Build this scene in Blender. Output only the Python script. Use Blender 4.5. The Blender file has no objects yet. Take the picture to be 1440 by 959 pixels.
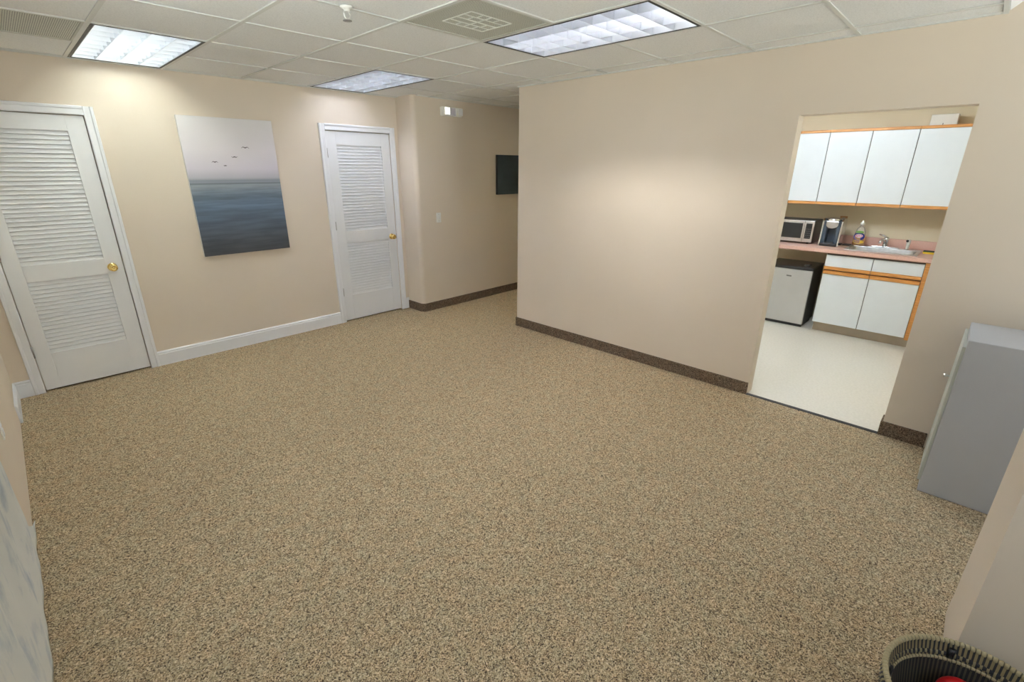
import bpy, math, random
from mathutils import Vector, Matrix
random.seed(7)
PI = math.pi
scn = bpy.context.scene
col = scn.collection
# ------------------------------------------------------------------ room dimensions
XL, YA, YC, XR, XB, TB = -0.28, 4.977, 4.669, 3.3214, 3.746, 0.114
YB0, YO1, YO2, HO, H = 3.483, 0.992, 0.138, 2.0125, 2.422
YN = -1.6            # near wall behind the camera
YS0 = 0.15           # where the ceiling ends and the sloped glazing starts
SLOPE = 0.83
XH = 7.4             # hall end
XK = 6.52            # kitchen back wall
KL = 2.9             # kitchen left wall

# ------------------------------------------------------------------ helpers
class MB:
    def __init__(s): s.v, s.f, s.m, s.sm = [], [], [], []
    def face(s, idx, mi=0, smooth=False): s.f.append(tuple(idx)); s.m.append(mi); s.sm.append(smooth)
    def box(s, x0, x1, y0, y1, z0, z1, mi=0):
        if x0 > x1: x0, x1 = x1, x0
        if y0 > y1: y0, y1 = y1, y0
        if z0 > z1: z0, z1 = z1, z0
        n = len(s.v)
        s.v += [(x0,y0,z0),(x1,y0,z0),(x1,y1,z0),(x0,y1,z0),(x0,y0,z1),(x1,y0,z1),(x1,y1,z1),(x0,y1,z1)]
        for q in ((0,3,2,1),(4,5,6,7),(0,1,5,4),(1,2,6,5),(2,3,7,6),(3,0,4,7)): s.face([n+i for i in q], mi)
        return s
    def prism(s, pts, ext, mi=0, smooth=False):
        """closed polygon pts (3-D) swept along vector ext"""
        n, k = len(s.v), len(pts)
        e = Vector(ext)
        s.v += [tuple(p) for p in pts] + [tuple(Vector(p)+e) for p in pts]
        s.face(range(n, n+k)[::-1], mi); s.face(range(n+k, n+2*k), mi)
        for i in range(k):
            j = (i+1) % k
            s.face((n+i, n+j, n+k+j, n+k+i), mi, smooth)
        return s
    def lathe(s, prof, c=(0,0,0), axis='z', seg=24, mi=0, smooth=True, caps=True):
        n = len(s.v); c = Vector(c)
        for r, h in prof:
            for i in range(seg):
                a = 2*PI*i/seg; p = (r*math.cos(a), r*math.sin(a), h)
                if axis == 'x': p = (h, p[0], p[1])
                elif axis == 'y': p = (p[0], h, p[1])
                elif axis == '-y': p = (p[0], -h, p[1])
                elif axis == '-x': p = (-h, p[0], p[1])
                s.v.append(tuple(c+Vector(p)))
        for k in range(len(prof)-1):
            for i in range(seg):
                j = (i+1) % seg
                s.face((n+k*seg+i, n+k*seg+j, n+(k+1)*seg+j, n+(k+1)*seg+i), mi, smooth)
        if caps:
            s.face([n+i for i in range(seg)][::-1], mi)
            s.face([n+(len(prof)-1)*seg+i for i in range(seg)], mi)
        return s
    def tube(s, path, r, seg=10, mi=0, caps=True):
        """round tube along a path; r number or list"""
        P = [Vector(p) for p in path]; n0 = len(s.v)
        for i, p in enumerate(P):
            t = (P[min(i+1, len(P)-1)] - P[max(i-1, 0)]).normalized()
            a = Vector((0,0,1)) if abs(t.z) < .9 else Vector((1,0,0))
            u = t.cross(a).normalized(); w = t.cross(u)
            rr = r[i] if isinstance(r, (list, tuple)) else r
            for k in range(seg):
                th = 2*PI*k/seg
                s.v.append(tuple(p + u*rr*math.cos(th) + w*rr*math.sin(th)))
        for i in range(len(P)-1):
            for k in range(seg):
                j = (k+1) % seg
                s.face((n0+i*seg+k, n0+i*seg+j, n0+(i+1)*seg+j, n0+(i+1)*seg+k), mi, True)
        if caps:
            s.face([n0+k for k in range(seg)][::-1], mi); s.face([n0+(len(P)-1)*seg+k for k in range(seg)], mi)
        return s
    def grid(s, fn, nu, nv, mi=0, smooth=True):
        n = len(s.v)
        for i in range(nu+1):
            for j in range(nv+1): s.v.append(tuple(fn(i/nu, j/nv)))
        for i in range(nu):
            for j in range(nv):
                a = n+i*(nv+1)+j
                s.face((a, a+nv+1, a+nv+2, a+1), mi, smooth)
        return s
    def build(s, name, mats, parent=None, bev=0, segs=2, solid=0, fix=True):
        me = bpy.data.meshes.new(name); me.from_pydata(s.v, [], s.f)
        if not isinstance(mats, (list, tuple)): mats = [mats]
        for m in mats: me.materials.append(m)
        me.polygons.foreach_set('material_index', s.m)
        me.polygons.foreach_set('use_smooth', s.sm)
        me.update()
        if fix:
            import bmesh
            b = bmesh.new(); b.from_mesh(me); bmesh.ops.recalc_face_normals(b, faces=b.faces); b.to_mesh(me); b.free()
        o = bpy.data.objects.new(name, me); col.objects.link(o)
        if parent is not None:
            o.parent = parent
            # geometry is written in world metres; the parent's own place is taken out here
            o.matrix_parent_inverse = Matrix.Translation(Vector(world_loc(parent))).inverted()
        if bev:
            m = o.modifiers.new('bevel', 'BEVEL'); m.width = bev; m.segments = segs; m.limit_method = 'ANGLE'; m.angle_limit = .6
        if solid:
            m = o.modifiers.new('solid', 'SOLIDIFY'); m.thickness = solid; m.offset = 0
        return o

def world_loc(o):
    return Vector(o.location) if o.type == 'EMPTY' else Vector((0, 0, 0))   # meshes are written in world metres
def tag(o, label=None, cat=None, group=None, kind=None):
    if label: o['label'] = label
    if cat: o['category'] = cat
    if group: o['group'] = group
    if kind: o['kind'] = kind
    return o
def empty(name, loc=(0,0,0)):
    o = bpy.data.objects.new(name, None); col.objects.link(o); o.location = loc; o.empty_display_size = .1
    return o
def B(name, mats, parent, *boxes, bev=0, segs=2):
    m = MB()
    for b in boxes: m.box(*b[:6], mi=(b[6] if len(b) > 6 else 0))
    return m.build(name, mats, parent, bev=bev, segs=segs)
def struct(o, label=None, cat=None):
    o['kind'] = 'structure'
    if label: o['label'] = label
    if cat: o['category'] = cat
    return o

# ------------------------------------------------------------------ materials
def nm(name):
    m = bpy.data.materials.new(name); m.use_nodes = True
    nt = m.node_tree; b = nt.nodes['Principled BSDF']
    return m, nt, b
def noise_mix(nt, c0, c1, scale, detail=2, lo=.35, hi=.65, coord='Object', rough=.5, stretch=None):
    tc = nt.nodes.new('ShaderNodeTexCoord'); nz = nt.nodes.new('ShaderNodeTexNoise')
    nz.inputs['Scale'].default_value = scale; nz.inputs['Detail'].default_value = detail; nz.inputs['Roughness'].default_value = rough
    if stretch:
        mp = nt.nodes.new('ShaderNodeMapping'); mp.inputs['Scale'].default_value = stretch
        nt.links.new(tc.outputs[coord], mp.inputs['Vector']); nt.links.new(mp.outputs['Vector'], nz.inputs['Vector'])
    else: nt.links.new(tc.outputs[coord], nz.inputs['Vector'])
    cr = nt.nodes.new('ShaderNodeValToRGB')
    cr.color_ramp.elements[0].position = lo; cr.color_ramp.elements[0].color = (*c0, 1)
    cr.color_ramp.elements[1].position = hi; cr.color_ramp.elements[1].color = (*c1, 1)
    nt.links.new(nz.outputs['Fac'], cr.inputs['Fac'])
    return nz, cr
def mat(name, c, rough=.5, metal=0, var=.04, scale=8, bump=0, bscale=200, spec=.5, coat=0):
    m, nt, b = nm(name)
    c0 = tuple(max(0, x*(1-var)) for x in c); c1 = tuple(min(1, x*(1+var)) for x in c)
    nz, cr = noise_mix(nt, c0, c1, scale)
    nt.links.new(cr.outputs['Color'], b.inputs['Base Color'])
    b.inputs['Roughness'].default_value = rough; b.inputs['Metallic'].default_value = metal
    b.inputs['Specular IOR Level'].default_value = spec
    if coat: b.inputs['Coat Weight'].default_value = coat
    if bump:
        tc = nt.nodes.new('ShaderNodeTexCoord'); n2 = nt.nodes.new('ShaderNodeTexNoise'); bp = nt.nodes.new('ShaderNodeBump')
        n2.inputs['Scale'].default_value = bscale; n2.inputs['Detail'].default_value = 3
        bp.inputs['Strength'].default_value = bump; bp.inputs['Distance'].default_value = .002
        nt.links.new(tc.outputs['Object'], n2.inputs['Vector'])
        nt.links.new(n2.outputs['Fac'], bp.inputs['Height']); nt.links.new(bp.outputs['Normal'], b.inputs['Normal'])
    return m
def emis(name, c, s):
    m, nt, b = nm(name)
    b.inputs['Base Color'].default_value = (*c, 1); b.inputs['Emission Color'].default_value = (*c, 1)
    b.inputs['Emission Strength'].default_value = s
    return m

M = {}
M['wall'] = mat('wall_paint', (.72, .63, .528), .75, var=.015, scale=1.2, bump=.08, bscale=160, spec=.25)
M['kitchen_wall'] = mat('kitchen_wall_paint', (.74, .66, .49), .7, var=.02, scale=1.5, bump=.08, bscale=160, spec=.3)
M['white'] = mat('white_enamel_paint', (.80, .81, .83), .38, var=.01, scale=3)
M['trimwhite'] = mat('white_trim_paint', (.82, .83, .86), .35, var=.01, scale=3)
M['dark'] = mat('dark_void', (.02, .02, .02), .8)
M['black'] = mat('black_metal_trim', (.012, .012, .013), .5)
M['blackpl'] = mat('black_plastic', (.02, .02, .022), .35, var=.1)
M['tbar'] = mat('ceiling_bar_paint', (.67, .68, .66), .55, var=.01)
M['brass'] = mat('polished_brass', (.83, .61, .22), .16, 1, var=.03)
M['hinge'] = mat('nickel_hinge', (.38, .37, .36), .35, 1)
M['housing'] = mat('white_reflector_enamel', (.86, .88, .90), .4, var=.01)
M['louver'] = mat('satin_aluminium_louver', (.60, .62, .67), .3, 1, var=.02)
M['tube'] = emis('fluorescent_tube_glow', (1, .97, .92), 27.)
M['tube_left'] = emis('fluorescent_tube_glow_left', (.97, 1, .88), 13.)
M['tube_dim'] = emis('fluorescent_tube_glow_dim', (.93, .94, 1), 8.5)
M['steel'] = mat('brushed_steel', (.62, .62, .62), .28, .95, var=.06, scale=30)
M['chrome'] = mat('chrome', (.78, .79, .82), .1, 1, var=.01)
M['laminate'] = mat('white_laminate', (.78, .83, .88), .3, var=.008)
M['taupe'] = mat('taupe_toe_kick', (.44, .37, .29), .6)
M['pink'] = mat('pink_laminate', (.68, .43, .36), .35, var=.06, scale=120)
M['pinkedge'] = mat('brown_counter_underside', (.26, .13, .08), .6)
M['greymetal'] = mat('grey_powder_coat', (.46, .47, .50), .42, var=.01, bump=.05, bscale=500)
M['greydoor'] = mat('pale_grey_green_paint', (.50, .52, .48), .4, var=.01)
M['silver'] = mat('silver_fridge_door', (.60, .61, .62), .3, .55, var=.02, scale=5)
M['fridgeside'] = mat('dark_grey_fridge_shell', (.07, .07, .075), .4)
M['vent'] = mat('perforated_grey_metal', (.52, .525, .48), .55, .2)
M['plastic'] = mat('ivory_plastic', (.88, .88, .85), .35)
M['cover'] = mat('lavender_grey_plastic', (.55, .53, .60), .4)
M['lens'] = emis('lit_lens', (1, .97, .86), .9)
M['microblack'] = mat('black_microwave_glass', (.02, .022, .024), .08, var=.1)
M['slate'] = mat('slate_blue_plastic', (.06, .085, .12), .3)
M['red'] = mat('red_plastic', (.55, .01, .015), .35)
M['orange_pl'] = mat('tan_wood_plate', (.50, .27, .12), .5)
M['yellow'] = mat('yellow_sponge', (.75, .55, .04), .9, bump=.4, bscale=300)
M['scour'] = mat('dark_scouring_pad', (.03, .05, .03), .95, bump=.5, bscale=400)
M['soap'] = mat('amber_soap', (.62, .25, .03), .15)
M['label_blue'] = mat('blue_label', (.03, .04, .28), .35)
M['label_pink'] = mat('pink_print', (.75, .08, .28), .35)
M['label_yellow'] = mat('yellow_label', (.85, .55, .06), .35)
M['label_green'] = mat('green_label', (.25, .50, .12), .35)
M['paper'] = mat('white_card', (.78, .77, .72), .7)
M['liner'] = mat('brown_basket_liner', (.05, .028, .018), .8)
M['logo'] = mat('dark_logo_plate', (.16, .16, .16), .35, .6)
M['doorseam'] = mat('dark_seam', (.12, .10, .09), .7)

# clear bottle plastic
m, nt, b = nm('clear_bottle_plastic')
b.inputs['Base Color'].default_value = (.85, .84, .78, 1); b.inputs['Roughness'].default_value = .1
b.inputs['Transmission Weight'].default_value = .6; b.inputs['Alpha'].default_value = .55
M['clear'] = m

# glazing pane: thin sheet, mostly see-through with a surface reflection
m, nt, b = nm('thin_window_glass')
tr = nt.nodes.new('ShaderNodeBsdfTransparent'); gl = nt.nodes.new('ShaderNodeBsdfGlossy'); mx = nt.nodes.new('ShaderNodeMixShader')
tr.inputs['Color'].default_value = (.90, .96, .98, 1); gl.inputs['Roughness'].default_value = .02; mx.inputs['Fac'].default_value = .08
nt.links.new(tr.outputs[0], mx.inputs[1]); nt.links.new(gl.outputs[0], mx.inputs[2])
nt.links.new(mx.outputs[0], nt.nodes['Material Output'].inputs['Surface'])
M['glass'] = m

m2_ = M['glass'].copy(); m2_.name = 'tinted_skylight_glass'  # copy of the pane glass, darkened to dim the sky seen through it
for n_ in m2_.node_tree.nodes:
    if n_.type == 'BSDF_TRANSPARENT': n_.inputs['Color'].default_value = (.27, .31, .33, 1)
M['tinted'] = m2_
# carpet: flecked loop pile
def carpet(name, dark, mid, light, pale, cell=240):
    m, nt, b = nm(name)
    N = nt.nodes.new; L = nt.links.new
    tc = N('ShaderNodeTexCoord')
    v = N('ShaderNodeTexVoronoi'); v.inputs['Scale'].default_value = cell     # one cell = one loop of yarn
    sc = N('ShaderNodeSeparateColor'); cr = N('ShaderNodeValToRGB'); e = cr.color_ramp.elements
    e[0].position = .10; e[0].color = (*dark, 1); e[1].position = .95; e[1].color = (*pale, 1)
    k = e.new(.30); k.color = (*mid, 1); k = e.new(.62); k.color = (*light, 1)
    n1 = N('ShaderNodeTexNoise'); n1.inputs['Scale'].default_value = 75; n1.inputs['Detail'].default_value = 3
    r1 = N('ShaderNodeMapRange'); r1.inputs['From Min'].default_value = .35; r1.inputs['From Max'].default_value = .65; r1.inputs['To Min'].default_value = .78; r1.inputs['To Max'].default_value = 1.18
    n2 = N('ShaderNodeTexNoise'); n2.inputs['Scale'].default_value = 16; n2.inputs['Detail'].default_value = 3
    hs = N('ShaderNodeValToRGB'); h = hs.color_ramp.elements
    h[0].position = .36; h[0].color = (.97, .98, .97, 1); h[1].position = .64; h[1].color = (1.05, .97, .92, 1)
    m1 = N('ShaderNodeMix'); m2 = N('ShaderNodeMix')
    for q in (m1, m2): q.data_type = 'RGBA'; q.blend_type = 'MULTIPLY'; q.inputs['Factor'].default_value = 1
    bp = N('ShaderNodeBump'); bp.inputs['Strength'].default_value = .35; bp.inputs['Distance'].default_value = .003; bp.invert = True
    for t in (v, n1, n2): L(tc.outputs['Object'], t.inputs['Vector'])
    L(v.outputs['Color'], sc.inputs[0]); L(sc.outputs[0], cr.inputs['Fac'])
    L(n1.outputs['Fac'], r1.inputs['Value']); L(n2.outputs['Fac'], hs.inputs['Fac'])
    L(cr.outputs['Color'], m1.inputs[6]); L(r1.outputs[0], m1.inputs[7])
    L(m1.outputs[2], m2.inputs[6]); L(hs.outputs['Color'], m2.inputs[7])
    L(m2.outputs[2], b.inputs['Base Color'])
    L(v.outputs['Distance'], bp.inputs['Height']); L(bp.outputs['Normal'], b.inputs['Normal'])
    b.inputs['Roughness'].default_value = .95; b.inputs['Specular IOR Level'].default_value = .1
    return m
M['carpet'] = carpet('flecked_loop_carpet', (.070, .053, .040), (.285, .22, .138), (.425, .34, .218), (.63, .53, .38), 290)
M['carpetbase'] = carpet('carpet_base_strip', (.05, .035, .026), (.13, .095, .068), (.19, .14, .10), (.28, .215, .155))

# ceiling tile
m, nt, b = nm('mineral_fibre_tile')
nz, cr = noise_mix(nt, (.74, .75, .75), (.82, .83, .83), 130, detail=4, lo=.35, hi=.55)
nt.links.new(cr.outputs['Color'], b.inputs['Base Color']); b.inputs['Roughness'].default_value = .95; b.inputs['Specular IOR Level'].default_value = .1
bp = nt.nodes.new('ShaderNodeBump'); bp.inputs['Strength'].default_value = .25; bp.inputs['Distance'].default_value = .003
nt.links.new(nz.outputs['Fac'], bp.inputs['Height']); nt.links.new(bp.outputs['Normal'], b.inputs['Normal'])
M['tile'] = m

# kitchen vinyl floor
m, nt, b = nm('cream_vinyl_sheet')
nz, cr = noise_mix(nt, (.75, .72, .65), (.80, .77, .70), 55, detail=4, lo=.4, hi=.6)
nt.links.new(cr.outputs['Color'], b.inputs['Base Color']); b.inputs['Roughness'].default_value = .28; b.inputs['Specular IOR Level'].default_value = .45
M['vinyl'] = m

# oak
m, nt, b = nm('orange_oak')
nz, cr = noise_mix(nt, (.50, .20, .045), (.70, .34, .10), 14, detail=5, lo=.3, hi=.7, stretch=(6, .6, 6))
nt.links.new(cr.outputs['Color'], b.inputs['Base Color']); b.inputs['Roughness'].default_value = .4
M['oak'] = m

# seascape print (a picture: the colours are printed on the canvas)
def seascape():
    m, nt, b = nm('seascape_print')
    tc = nt.nodes.new('ShaderNodeTexCoord'); sp = nt.nodes.new('ShaderNodeSeparateXYZ')
    nt.links.new(tc.outputs['Object'], sp.inputs[0])
    mr = nt.nodes.new('ShaderNodeMapRange'); mr.inputs['From Min'].default_value = .919; mr.inputs['From Max'].default_value = 2.094
    nt.links.new(sp.outputs['Z'], mr.inputs['Value'])
    # wobble by long horizontal noise, only in the sea
    nz = nt.nodes.new('ShaderNodeTexNoise'); mp = nt.nodes.new('ShaderNodeMapping'); mp.inputs['Scale'].default_value = (2.2, 1, 26)
    mp.inputs['Rotation'].default_value = (0, .06, 0)
    nz.inputs['Scale'].default_value = 1.5; nz.inputs['Detail'].default_value = 4
    nt.links.new(tc.outputs['Object'], mp.inputs['Vector']); nt.links.new(mp.outputs['Vector'], nz.inputs['Vector'])
    cr = nt.nodes.new('ShaderNodeValToRGB'); E_ = cr.color_ramp.elements
    stops = [(0, (.060, .062, .072)), (.10, (.070, .080, .100)), (.28, (.090, .125, .18)), (.38, (.125, .18, .26)), (.43, (.110, .150, .205)), (.48, (.20, .25, .31)), (.525, (.27, .31, .35)),
             (.533, (.14, .17, .20)), (.545, (.28, .31, .36)), (.556, (.23, .26, .31)), (.575, (.45, .44, .50)), (.64, (.62, .58, .65)), (.78, (.72, .68, .72)), (1, (.74, .72, .73))]
    E_[0].position = 0; E_[0].color = (*stops[0][1], 1); E_[1].position = 1; E_[1].color = (*stops[-1][1], 1)
    for p, c in stops[1:-1]:
        k = E_.new(p); k.color = (*c, 1)
    nt.links.new(mr.outputs[0], cr.inputs['Fac'])
    sea = nt.nodes.new('ShaderNodeMath'); sea.operation = 'LESS_THAN'; sea.inputs[1].default_value = .53
    nt.links.new(mr.outputs[0], sea.inputs[0])
    rn = nt.nodes.new('ShaderNodeMapRange'); rn.inputs['From Min'].default_value = .35; rn.inputs['From Max'].default_value = .65
    rn.inputs['To Min'].default_value = .82; rn.inputs['To Max'].default_value = 1.16
    nt.links.new(nz.outputs['Fac'], rn.inputs['Value'])
    mx = nt.nodes.new('ShaderNodeMix'); mx.data_type = 'RGBA'; mx.blend_type = 'MULTIPLY'
    nt.links.new(sea.outputs[0], mx.inputs['Factor']); nt.links.new(cr.outputs['Color'], mx.inputs[6]); nt.links.new(rn.outputs[0], mx.inputs[7])
    nt.links.new(mx.outputs[2], b.inputs['Base Color']); b.inputs['Roughness'].default_value = .55
    return m
M['seascape'] = seascape()
m, nt, b = nm('dark_teal_print')
nz, cr = noise_mix(nt, (.022, .026, .030), (.045, .066, .080), 2.2, detail=3, lo=.35, hi=.6)
nt.links.new(cr.outputs['Color'], b.inputs['Base Color']); b.inputs['Roughness'].default_value = .45
M['darkprint'] = m
M['bird'] = mat('grey_ink', (.12, .10, .12), .6)
M['canvas'] = mat('canvas_edge', (.62, .61, .60), .8)

# curtain cloth: white with bluish grey brush marks
m, nt, b = nm('marked_curtain_cloth')
nz, cr = noise_mix(nt, (.72, .74, .73), (.42, .49, .57), 7, detail=5, lo=.50, hi=.75, stretch=(1, 1.8, .8), rough=.6)
nt.links.new(cr.outputs['Color'], b.inputs['Base Color']); b.inputs['Roughness'].default_value = .9; b.inputs['Specular IOR Level'].default_value = .15
M['cloth'] = m

# woven basket: stitches follow the angle round the basket
def wicker(name, n, ca, cb, duty, rows=0, rowh=.03, c=(1.5015, -.3236)):
    m, nt, b = nm(name)
    tc = nt.nodes.new('ShaderNodeTexCoord'); sp = nt.nodes.new('ShaderNodeSeparateXYZ'); nt.links.new(tc.outputs['Object'], sp.inputs[0])
    def mth(op, a, bb=None, c_=None):
        q = nt.nodes.new('ShaderNodeMath'); q.operation = op
        for i, z in enumerate((a, bb, c_)):
            if z is None: continue
            if isinstance(z, (int, float)): q.inputs[i].default_value = z
            else: nt.links.new(z, q.inputs[i])
        return q.outputs[0]
    an = mth('ARCTAN2', mth('SUBTRACT', sp.outputs['Y'], c[1]), mth('SUBTRACT', sp.outputs['X'], c[0]))
    ph = mth('MULTIPLY', an, n/(2*PI))
    if rows:
        ph = mth('ADD', ph, mth('MULTIPLY', mth('FLOOR', mth('DIVIDE', sp.outputs['Z'], rowh)), .5))
    fr = mth('FRACT', mth('ADD', ph, 500))
    st = mth('LESS_THAN', fr, duty)
    mx = nt.nodes.new('ShaderNodeMix'); mx.data_type = 'RGBA'
    nt.links.new(st, mx.inputs['Factor']); mx.inputs[6].default_value = (*ca, 1); mx.inputs[7].default_value = (*cb, 1)
    nt.links.new(mx.outputs[2], b.inputs['Base Color']); b.inputs['Roughness'].default_value = .7
    return m
M['wk_rim'] = wicker('tan_rim_binding', 110, (.38, .32, .19), (.12, .10, .055), .25)
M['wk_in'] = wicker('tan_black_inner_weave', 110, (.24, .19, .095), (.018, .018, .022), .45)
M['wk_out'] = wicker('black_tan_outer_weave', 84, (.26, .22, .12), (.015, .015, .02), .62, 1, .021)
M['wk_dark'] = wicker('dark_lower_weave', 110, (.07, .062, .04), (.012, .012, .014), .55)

# ------------------------------------------------------------------ setting: floors
B_ = lambda n, mt, *bx, **k: B(n, mt, None, *bx, **k)
fl = B_('floor', M['carpet'], (XL-.1, XB+.012, YN, 5.1, -.05, 0), (XB+.012, XH, YB0, 5.1, -.05, 0))
struct(fl, 'tan flecked loop carpet covering the room and hall floor', 'floor')
kf = B_('floor_kitchen', M['vinyl'], (XB+.012, XK+.1, YN, YB0, -.05, -.002))
struct(kf, 'cream vinyl floor of the kitchenette', 'floor')
th = MB(); th.prism([(XB-.012, YO2, 0), (XB+.022, YO2, 0), (XB+.016, YO2, .006), (XB-.006, YO2, .006)], (0, YO1-YO2, 0))
struct(th.build('trim_threshold', M['black']), 'black threshold strip between carpet and kitchenette floor', 'trim')

# ------------------------------------------------------------------ setting: walls
D1L, D1R, D2L, D2R, DT = -.115, .5725, 2.4514, 3.2066, 2.045
def wall_with_doors():
    m = MB(); y0, y1 = YA, YA+.07
    g = .004
    m.box(XL-.1, D1L-g, y0, y1, 0, H+.15); m.box(D1L-g, D1R+g, y0, y1, DT+g, H+.15)
    m.box(D1R+g, D2L-g, y0, y1, 0, H+.15); m.box(D2L-g, D2R+g, y0, y1, DT+g, H+.15)
    m.box(D2R+g, XR+.1, y0, y1, 0, H+.15)
    m.box(XL-.1, XR+.1, y1, y1+.04, 0, H+.15)
    return m.build('wall_far', M['wall'])
struct(wall_with_doors(), 'beige far wall with two louvered doors', 'wall')
# hall wall with a bullnose corner towards the room
m = MB(); R = .05; pts = [(XR, YA, 0), (XR, YC+R, 0)]
for i in range(1, 9):
    a = PI + (PI/2)*i/8
    pts.append((XR+R+R*math.cos(a), YC+R+R*math.sin(a), 0))
pts += [(XH, YC, 0), (XH, YA+.1, 0), (XR, YA+.1, 0)]
m.prism(pts, (0, 0, H+.1)); struct(m.build('wall_hall', M['wall']), 'beige hall wall with rounded corner and dark picture', 'wall')
struct(B_('wall_hall_end', M['wall'], (XH, XH+.1, YB0-.1, YA+.1, 0, H+.1)))
struct(B_('wall_left', M['wall'], (XL-.1, XL, 2.55, YA, 0, H+.1), (XL-.1, XL, YS0, .85, 0, H+.1), (XL-.1, XL, .85, 2.55, 0, 1.12), (XL-.1, XL, .85, 2.55, 2.30, H+.1), (XL-.1, XL, YN, YS0, 0, 3.9)), 'beige left wall beside the louvered door', 'wall')
m = MB()
m.box(XB, XB+TB, YO1, YB0, 0, H+.1); m.box(XB, XB+TB, YO2, YO1, HO, H+.1)
m.box(XB, XB+TB, YS0, YO2-0.0, 0, 0.001) if False else None
# near part follows the slope of the glazing
m.prism([(XB, YO2, 0), (XB, YO2, H+.01), (XB, YN, H+.01+SLOPE*(YS0-YN)), (XB, YN, 0)], (TB, 0, 0))
struct(m.build('wall_right', M['wall']), 'large beige wall with the kitchenette opening', 'wall')
struct(B_('wall_hall_side', M['wall'], (XB+TB, XH, YB0-.1, YB0, 0, H+.1)))
# stub wall end close to the camera
SX1, SX2, SY = 1.845, 2.235, -.278
m = MB(); m.prism([(SX1, SY, 0), (SX1, SY, H+SLOPE*(YS0-SY)-.02), (SX1, YN, H+SLOPE*(YS0-YN)-.02), (SX1, YN, 0)], (SX2-SX1, 0, 0))
struct(m.build('wall_stub', M['wall']), 'thick end of a partition wall at the right edge', 'wall')
struct(B_('baseboard_stub', M['trimwhite'], (SX1, SX2+.012, SY-.3, SY, 0, .085), bev=.004) if False else B_('baseboard_stub', M['wall'], (SX2, SX2+.012, YN, SY, 0, .085), bev=.003))
WZ0, WZ1 = .25, 2.35
WS = [(.10, 1.30, .50, 2.25, 'added window behind the camera, out of view, for daylight fill'), (2.40, 3.66, .60, 2.35, 'added window behind the grey cabinet, out of view, for daylight at the right')]  # unseen windows, added to bring daylight fill into the room
nb = MB(); xe = [XL-.1]
for (a, b2, z0, z1, _) in WS: nb.box(xe[-1], a, YN-.1, YN, 0, 3.95); nb.box(a, b2, YN-.1, YN, 0, z0); nb.box(a, b2, YN-.1, YN, z1, 3.95); xe.append(b2)
nb.box(xe[-1], XB+TB, YN-.1, YN, 0, 3.95)
struct(nb.build('wall_near', M['wall']))
for i, (a, b2, z0, z1, lb) in enumerate(WS):
    gz = empty('window_%d' % (i+2), ((a+b2)/2, YN, z0)); struct(gz, lb, 'window')
    B('pane', M['glass'], gz, (a, b2, YN-.055, YN-.05, z0, z1))
    mid = (a+b2)/2
    B('window_frame', M['trimwhite'], gz, (a, a+.05, YN-.09, YN, z0, z1), (b2-.05, b2, YN-.09, YN, z0, z1), (mid-.025, mid+.025, YN-.09, YN, z0, z1), (a, b2, YN-.09, YN+.02, z0, z0+.05), (a, b2, YN-.09, YN, z1-.05, z1), bev=.003)
gz = empty('window_4', (XL, 1.7, 1.12)); struct(gz, 'added window above the curtain, out of view, for daylight on the large wall', 'window')  # unseen, added to send daylight across to the large wall
B('pane', M['glass'], gz, (XL-.055, XL-.05, .85, 2.55, 1.12, 2.30))
B('window_frame', M['trimwhite'], gz, (XL-.09, XL, .85, .90, 1.12, 2.30), (XL-.09, XL, 2.50, 2.55, 1.12, 2.30), (XL-.09, XL, 1.675, 1.725, 1.12, 2.30), (XL-.09, XL, .85, 2.55, 1.12, 1.17), (XL-.09, XL, .85, 2.55, 2.25, 2.30), bev=.003)
# kitchenette shell
struct(B_('wall_kitchen_back', M['kitchen_wall'], (XK, XK+.1, .0, YB0-.1, 0, H+.1)), 'cream wall behind the kitchenette counter', 'wall')
struct(B_('wall_kitchen_right', M['kitchen_wall'], (XB+TB, XK, .02, .12, 0, H+.1)))
struct(B_('wall_kitchen_left', M['kitchen_wall'], (XB+TB, XK, KL, KL+.1, 0, H+.1)))

# ------------------------------------------------------------------ setting: ceiling grid
GX = [XL-.0, -.05, .552, 1.135, 1.722, 2.312, 2.92, 3.535, 4.135, 4.735, 5.335, 5.935, 6.535, 7.135, XH]
GY = [YS0, .75, 1.33, 1.90, 2.48, 3.11, 3.72, 4.315, 4.925, YA]
hole = {}
def cells(x0, x1, y0, y1):
    for i in range(len(GX)-1):
        for j in range(len(GY)-1):
            if GX[i] >= x0-.01 and GX[i+1] <= x1+.01 and GY[j] >= y0-.01 and GY[j+1] <= y1+.01: hole[(i, j)] = 1
FIX = [(.552, 1.135, 3.72, 4.925), (2.312, 2.92, 1.33, 2.48), (2.312, 2.92, 3.72, 4.925)]
VENTS = [(1.722, 2.312, 1.90, 2.48), (-.05, .552, 3.72, 4.315)]
for q in FIX + VENTS + [(4.735, 5.335, 3.72, 4.315)]: cells(*q)
HALLFIX = (4.735, 5.935, 3.955-.0, 4.55)
tm = MB()
ztile = H+.007
for i in range(len(GX)-1):
    for j in range(len(GY)-1):
        if (i, j) in hole: continue
        if GX[i] > XB-.02 and GY[j+1] < YB0: continue
        tm.box(GX[i]+.004, GX[i+1]-.004, GY[j]+.004, GY[j+1]-.004, ztile, ztile+.015)
struct(tm.build('ceiling', M['tile']), 'suspended ceiling of pale grey speckled tiles', 'ceiling')
gm = MB(); w = .012
for i, x in enumerate(GX[1:-1]):
    if x < XB: gm.box(x-w, x+w, YS0, YA, H, H+.006)
    else: gm.box(x-w, x+w, YB0, YC+.2, H, H+.006)
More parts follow.
